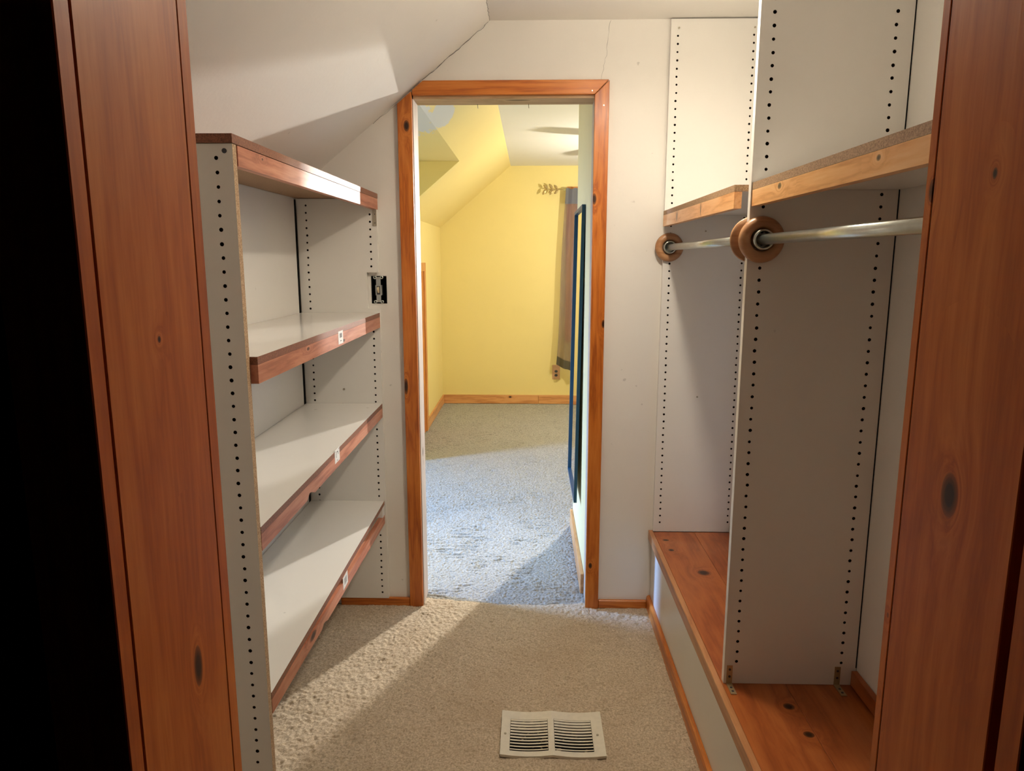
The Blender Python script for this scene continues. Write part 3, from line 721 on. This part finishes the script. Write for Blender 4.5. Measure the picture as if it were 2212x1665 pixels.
# ------------------------------------------------------------------ floor register
fr = tag(empty('floor_register', (0.074, 1.985, 0.0)), 'cream metal floor vent with bent louvers set in the beige carpet', 'vent')
vx0, vx1, vy0, vy1 = -0.084, 0.231, 1.880, 2.090
def sag(x): t = (x - vx0) / (vx1 - vx0); return 0.015 - 0.0062 * math.sin(math.pi * ((t * 2) % 1.0))
def vslab(name, x0, x1, y0, y1, tilt, mat, parent, n=8, th=0.0015, lift=0.0):
    bm = bmesh.new(); T = []; B = []
    for i in range(n + 1):
        x = x0 + (x1 - x0) * i / n; h = sag(x) + lift
        T.append((bm.verts.new((x, y0, h - tilt)), bm.verts.new((x, y1, h)))); B.append((bm.verts.new((x, y0, h - tilt - th)), bm.verts.new((x, y1, h - th))))
    for i in range(n):
        bm.faces.new((T[i][0], T[i + 1][0], T[i + 1][1], T[i][1])); bm.faces.new((B[i][1], B[i + 1][1], B[i + 1][0], B[i][0]))
        bm.faces.new((T[i][0], B[i][0], B[i + 1][0], T[i + 1][0])); bm.faces.new((T[i][1], T[i + 1][1], B[i + 1][1], B[i][1]))
    bm.faces.new((T[0][0], T[0][1], B[0][1], B[0][0])); bm.faces.new((T[-1][1], T[-1][0], B[-1][0], B[-1][1]))
    return link(name, bm, mat, parent)
ox0, ox1, oy0, oy1, cb0, cb1 = -0.056, 0.197, 1.902, 2.050, 0.061, 0.080
vslab('frame_bar', vx0, vx1, vy0, oy0, 0, 'vent', fr, 24, 0.008); vslab('frame_bar', vx0, vx1, oy1, vy1, 0, 'vent', fr, 24, 0.008)
vslab('frame_bar', vx0, ox0, oy0, oy1, 0, 'vent', fr, 4, 0.008); vslab('frame_bar', ox1, vx1, oy0, oy1, 0, 'vent', fr, 4, 0.008); vslab('frame_bar', cb0, cb1, oy0, oy1, 0, 'vent', fr, 4, 0.008)
for k in range(11):
    y = oy0 + 0.001 + k * (oy1 - oy0) / 11
    wl = 0.0060 + 0.0060 * k / 10
    vslab('louver', ox0 + 0.001, cb0 - 0.001, y + 0.004, y + 0.004 + wl, -0.0012, 'vent', fr, 8, 0.0010, -0.0012); vslab('louver', cb1 + 0.001, ox1 - 0.001, y + 0.004, y + 0.004 + wl, -0.0012, 'vent', fr, 8, 0.0010, -0.0012)
box('duct_shade_slab', ox0 - 0.004, ox1 + 0.004, oy0 - 0.004, oy1 + 0.004, 0.0005, 0.0045, 'black', fr)  # black slab paints the darkness of the duct beneath the louvers
for x in (-0.071, 0.213):
    bm = bmesh.new(); cyl_bm(bm, (x, 1.976, sag(x) - 0.001), (x, 1.976, sag(x) + 0.0012), 0.004, seg=10); link('screw', bm, 'galv', fr)

# ------------------------------------------------------------------ yellow room: trim, windows, access door
tag(box('baseboard_far', XK + 0.015, 0.088, YF - 0.016, YF - 0.0005, 0, 0.090, 'ybase_x', bev=0.002), kind='structure')
tag(box('baseboard_far', 0.0895, 2.35, YF - 0.016, YF - 0.0005, 0, 0.090, 'ybase_x', bev=0.002), kind='structure')
tag(box('baseboard_knee', XK + 0.0005, XK + 0.015, 6.03, YF - 0.0005, 0, 0.090, 'ybase_y', bev=0.002), kind='structure')
tag(box('baseboard_stub', 0.226, 0.2415, 2.945, 3.775, 0, 0.092, 'ybase_y', bev=0.002), kind='structure')
d3 = tag(empty('door_3', (XK, 5.62, 0)), kind='structure')
box('casing_board', XK + 0.001, XK + 0.018, 5.955, 6.025, 0, 1.43, 'ycas_z', d3, bev=0.002)
box('casing_board', XK + 0.001, XK + 0.018, 5.255, 5.325, 0, 1.43, 'ycas_z', d3, bev=0.002)
box('header_board', XK + 0.001, XK + 0.018, 5.3255, 5.9545, 1.36, 1.43, 'ycas_z', d3, bev=0.002)
dp = box('door_panel', XK + 0.001, XK + 0.009, 5.327, 5.953, 0.012, 1.358, 'cas_z', d3)
bm = bmesh.new(); cyl_bm(bm, (XK + 0.009, 5.38, 0.72), (XK + 0.035, 5.38, 0.72), 0.008, 0.014, seg=14); link('knob', bm, 'porcelain', dp)

def window_frame(name, axis, a0, a1, z0, z1, d0, d1, mat, nv=1, nh=1, casing=None):
    """rectangular frame in the wall opening; axis = 1: window lies in an X-Z plane, axis = 0: in a Y-Z plane"""
    root = tag(empty(name, ((a0 + a1) / 2, d0, z0) if axis == 1 else (d0, (a0 + a1) / 2, z0)), kind='structure')
    def B(nm, p0, p1, q0, q1, e0, e1, mt):
        return box(nm, p0, p1, e0, e1, q0, q1, mt, root) if axis == 1 else box(nm, e0, e1, p0, p1, q0, q1, mt, root)
    t = 0.04
    B('frame_bar', a0, a0 + t, z0, z1, d0, d1, mat); B('frame_bar', a1 - t, a1, z0, z1, d0, d1, mat)
    B('frame_bar', a0 + t, a1 - t, z0, z0 + t, d0, d1, mat); B('frame_bar', a0 + t, a1 - t, z1 - t, z1, d0, d1, mat)
    for i in range(1, nh + 1):
        zz = z0 + (z1 - z0) * i / (nh + 1); B('muntin', a0 + t, a1 - t, zz - 0.012, zz + 0.012, d0, d1, mat)
    dm = (d0 + d1) / 2
    B('pane', a0 + t, a1 - t, z0 + t, z1 - t, dm - 0.002, dm + 0.002, 'glass')
    if casing:
        c0, c1, mt = casing; wv_ = 0.075
        B('casing_board', a0 - wv_, a0, z0 - wv_, z1 + wv_, c0, c1, mt); B('casing_board', a1, a1 + wv_, z0 - wv_, z1 + wv_, c0, c1, mt)
        B('casing_board', a0, a1, z1, z1 + wv_, c0, c1, mt); B('sill', a0, a1, z0 - wv_, z0, c0, c1, mt)
    return root
window_frame('window_1', 1, 0.431, 1.449, 0.721, 2.079, YF + 0.02, YF + 0.06, 'ycas_z', nh=1, casing=(YF - 0.018, YF - 0.001, 'ycas_z'))
window_frame('window_2', 0, 3.571, 4.029, 0.901, 1.999, -3.52, -3.48, 'porcelain', nh=1, casing=(-3.399, -3.385, 'ycas_z'))

# curtain rod with leaf finial
YR = YF - 0.085
cr = tag(empty('curtain_rod', (0.95, YR, 2.10)), 'slim curtain rod ending in a gold leaf sprig finial on the yellow wall', 'curtain rod')
bm = bmesh.new(); cyl_bm(bm, (0.315, YR, 2.118), (1.60, YR, 2.118), 0.008, seg=14); link('rod_bar', bm, 'steel', cr)
bm = bmesh.new(); bbox(bm, 0.40, 0.415, YR, YF - 0.019, 2.110, 2.118); link('rod_bracket', bm, 'leafmetal', cr)
bm = bmesh.new()
pts = [(0.325, 2.118), (0.28, 2.122), (0.23, 2.118), (0.18, 2.124), (0.145, 2.124)]
for (a, b) in zip(pts, pts[1:]): cyl_bm(bm, (a[0], YR, a[1]), (b[0], YR, b[1]), 0.0045, 0.0040, seg=8)
st = link('finial_stem', bm, 'leafmetal', cr)
def leaf(x, z, ang, ln):
    bm = bmesh.new(); ca, sa = math.cos(ang), math.sin(ang); prof = [(0, 0.0), (0.25, 0.20), (0.5, 0.25), (0.78, 0.16), (1.0, 0.0)]
    def P(t, wd, dy): return (x + ln * (t * ca - wd * sa), YR + dy, z + ln * (t * sa + wd * ca))
    up_ = [bm.verts.new(P(t, wd, 0.001)) for t, wd in prof]; mid = [up_[0]] + [bm.verts.new(P(t, 0, -0.005)) for t, _ in prof[1:-1]] + [up_[-1]]
    dn = [up_[0]] + [bm.verts.new(P(t, -wd, 0.001)) for t, wd in prof[1:-1]] + [up_[-1]]
    for row in (up_, dn):
        for i in range(len(prof) - 1):
            vs2 = []
            for v_ in (mid[i], mid[i + 1], row[i + 1], row[i]):
                if v_ not in vs2: vs2.append(v_)
            if len(vs2) > 2: bm.faces.new(vs2)
    link('leaf', bm, 'leafmetal', cr, solid=0.0015)
for x, z, ang, ln in ((0.165, 2.126, 2.4, 0.058), (0.150, 2.122, 4.1, 0.060), (0.215, 2.122, 2.2, 0.062), (0.222, 2.118, 4.0, 0.060), (0.205, 2.119, 3.9, 0.045), (0.262, 2.122, 2.3, 0.058), (0.268, 2.118, 3.9, 0.055)):
    leaf(x, z, ang, ln)
# curtain
ct = tag(empty('curtain', (0.62, YR, 0.35)), 'sheer brown curtain with grey heading and dark hem hanging from the rod', 'curtain')
def cloth(name, z0f, z1f, mat, off=0.0, nu=90, nv=40, xr=1.05):
    bm = bmesh.new(); G = []
    for j in range(nv + 1):
        row = []; v_ = j / nv
        for i in range(nu + 1):
            u = i / nu; z0 = z0f(u); z1 = z1f(u); z = z0 + (z1 - z0) * v_
            t = max(0.0, (2.13 - z) / 1.75)
            xl = 0.340 - 0.095 * t ** 1.5 - 0.015 * math.sin(t * 5); x = xl + (xr - xl) * u
            amp = 0.010 + 0.020 * min(1, t * 1.2)
            y = YR - 0.0095 - amp - off + amp * math.sin(u * 46 + 1.2 * math.sin(t * 3)) * (0.5 + 0.5 * math.sin(u * 9 + 1)) - 0.012 * t
            row.append(bm.verts.new((x, y, z)))
        G.append(row)
    for j in range(nv):
        for i in range(nu): bm.faces.new((G[j][i], G[j][i + 1], G[j + 1][i + 1], G[j + 1][i]))
    return link(name, bm, mat, ct, smooth=True)
hem = lambda u: 0.425 - 0.075 * min(1, (u * 4.2)) ** 0.8
cloth('cloth_sheet', lambda u: hem(u) + 0.085, lambda u: 1.985, 'curtain')
cloth('hem_band', hem, lambda u: hem(u) + 0.085, 'curtain_hem', nv=6)
cloth('heading_band', lambda u: 1.985, lambda u: 2.130 + 0.006 * math.sin(u * 60), 'curtain_top', nv=8)

# outlet
ol = tag(empty('wall_outlet', (0.267, YF, 0.254)), 'tan wall outlet with two dark sockets below the curtain', 'outlet')
op = box('cover_plate', 0.229, 0.306, YF - 0.006, YF - 0.0005, 0.254, 0.402, 'tanplate', ol, bev=0.002)
for z in (0.296, 0.336):
    prism('socket', [(0.268 + 0.0165 * math.cos(t), z + 0.0145 * math.sin(t)) for t in [0.6, 1.57, 2.54, 3.14, 3.74, 4.71, 5.68, 6.28]], 1, YF - 0.0085, YF - 0.0055, 'ink', op)

# wall mirror with blue frame, leaning out a little at the foot
mr = tag(empty('wall_mirror', (0.23, 3.48, 0.33)), 'tall narrow mirror with a thin blue frame hung beside the doorway', 'mirror')
my0, my1, mz0, mz1 = 3.20, 3.745, 0.33, 1.69
def mx(z): return 0.2395 - 0.017 * (mz1 - z) / (mz1 - mz0)
def mbar(y0, y1, z0, z1, d0, d1, mat, nm):
    bm = bmesh.new(); P = [(mx(z) - d, y, z) for d in (d0, d1) for y in (y0, y1) for z in (z0, z1)]
    v_ = [bm.verts.new(p) for p in P]
    for f in [(0, 1, 3, 2), (4, 6, 7, 5), (0, 4, 5, 1), (2, 3, 7, 6), (0, 2, 6, 4), (1, 5, 7, 3)]: bm.faces.new([v_[i] for i in f])
    bmesh.ops.recalc_face_normals(bm, faces=bm.faces); return link(nm, bm, mat, mr)
ft = 0.015
mbar(my0, my0 + ft, mz0, mz1, 0.0, 0.0145, 'blue', 'frame_bar'); mbar(my1 - ft, my1, mz0, mz1, 0.0, 0.0145, 'blue', 'frame_bar')
mbar(my0 + ft, my1 - ft, mz0, mz0 + ft, 0.0, 0.0145, 'blue', 'frame_bar'); mbar(my0 + ft, my1 - ft, mz1 - ft, mz1, 0.0, 0.0145, 'blue', 'frame_bar')
mbar(my0 + ft, my1 - ft, mz0 + ft, mz1 - ft, 0.0, 0.005, 'mirror', 'glass')

# ------------------------------------------------------------------ lamps
def added_spot_head(parent, c, az, el, watts, color):
    """added spot beside the fan bulb, strengthening the beam through the closet doorway"""
    d = Vector((math.cos(az) * math.cos(el), math.sin(az) * math.cos(el), math.sin(el)))
    l = bpy.data.lights.new('added_doorway_spot', 'SPOT'); l.energy = watts; l.color = color; l.spot_size = math.radians(58); l.spot_blend = 0.85; l.shadow_soft_size = 0.03
    o = bpy.data.objects.new('added_doorway_spot', l); col.objects.link(o); o.location = c; o.rotation_euler = d.to_track_quat('-Z', 'Y').to_euler()
    bm = bmesh.new(); u = d.orthogonal().normalized(); v = d.cross(u); rings = []
    for r, h in ((0.018, -0.10), (0.024, -0.06), (0.040, -0.015), (0.044, -0.012), (0.030, -0.06)):
        rings.append([bm.verts.new(Vector(c) + d * h + (u * math.cos(t) + v * math.sin(t)) * r) for t in [2 * math.pi * i / 20 for i in range(20)]])
    for a, b in zip(rings, rings[1:]):
        for i in range(20): bm.faces.new((a[i], a[(i + 1) % 20], b[(i + 1) % 20], b[i]))
    bm.faces.new(rings[0]); bmesh.ops.recalc_face_normals(bm, faces=bm.faces); link('added_spot_shell', bm, 'porcelain', parent, smooth=True)
def bulb(bm, c, r):
    bmesh.ops.create_icosphere(bm, subdivisions=2, radius=r, matrix=Matrix.Translation(c))
lp = tag(empty('ceiling_lamp', (CLOSET_BULB[0], CLOSET_BULB[1], SZ)), 'closet ceiling lamp in a porcelain holder, its bulb flattened to throw light downward', 'lamp')
x, y, z = CLOSET_BULB
bm = bmesh.new(); lathe_bm(bm, (x, y, SZ - 0.001), 2, [(0.0, 0), (0.055, 0), (0.055, -0.02), (0.028, -0.045), (0.024, -0.10), (0.0, -0.10)], 24); link('holder', bm, 'porcelain', lp, smooth=True)
bm = bmesh.new(); bmesh.ops.create_icosphere(bm, subdivisions=2, radius=1.0, matrix=Matrix.Translation(CLOSET_BULB) @ Matrix.Diagonal((0.052, 0.052, 0.0055, 1))); link('bulb', bm, 'bulb_closet', lp, smooth=True)   # bulb shape flattened to cut the light thrown sideways
fn = tag(empty('ceiling_fan', (FAN_C[0], FAN_C[1], ZC2)), 'five-bladed ceiling fan with a bare bulb in the yellow room, plus an added spot aimed at the closet', 'fan')
x, y, z = FAN_C
bm = bmesh.new(); lathe_bm(bm, (x, y, ZC2 - 0.001), 2, [(0.0, 0), (0.06, 0), (0.05, -0.04), (0.014, -0.05), (0.014, -0.16), (0.09, -0.17), (0.10, -0.25), (0.05, -0.29), (0.03, -0.36), (0.022, -0.475), (0.0, -0.475)], 28); link('motor', bm, 'porcelain', fn, smooth=True)
for k in range(5):
    a = math.radians(204 + 72 * k); u = Vector((math.cos(a), math.sin(a), 0)); v = Vector((-math.sin(a), math.cos(a), 0)); bm = bmesh.new()
    c0 = Vector((x, y, 2.125)); pr = [(0.09, 0.02), (0.17, 0.055), (0.50, 0.070), (0.60, 0.055), (0.62, 0.03)]
    ol_ = [c0 + u * r_ + v * wd + Vector((0, 0, 0.15 * wd)) for r_, wd in pr] + [c0 + u * r_ - v * wd - Vector((0, 0, 0.15 * wd)) for r_, wd in pr[::-1]]
    a_ = [bm.verts.new(p) for p in ol_]; b_ = [bm.verts.new(p + Vector((0, 0, 0.006))) for p in ol_]; n_ = len(ol_)
    bm.faces.new(a_[::-1]); bm.faces.new(b_)
    for i in range(n_): bm.faces.new((a_[i], a_[(i + 1) % n_], b_[(i + 1) % n_], b_[i]))
    link('blade', bm, 'fanblade', fn)
bm = bmesh.new(); bulb(bm, FAN_C, 0.030); link('bulb', bm, 'bulb_fan', fn, smooth=True)
added_spot_head(fn, (FAN_C[0] + 0.02, FAN_C[1] - 0.10, FAN_C[2]), SPOT_AZ, SPOT_EL, SPOT_WATTS, SPOT_COLOR)  # unseen spot added to brighten the closet's lit floor strip
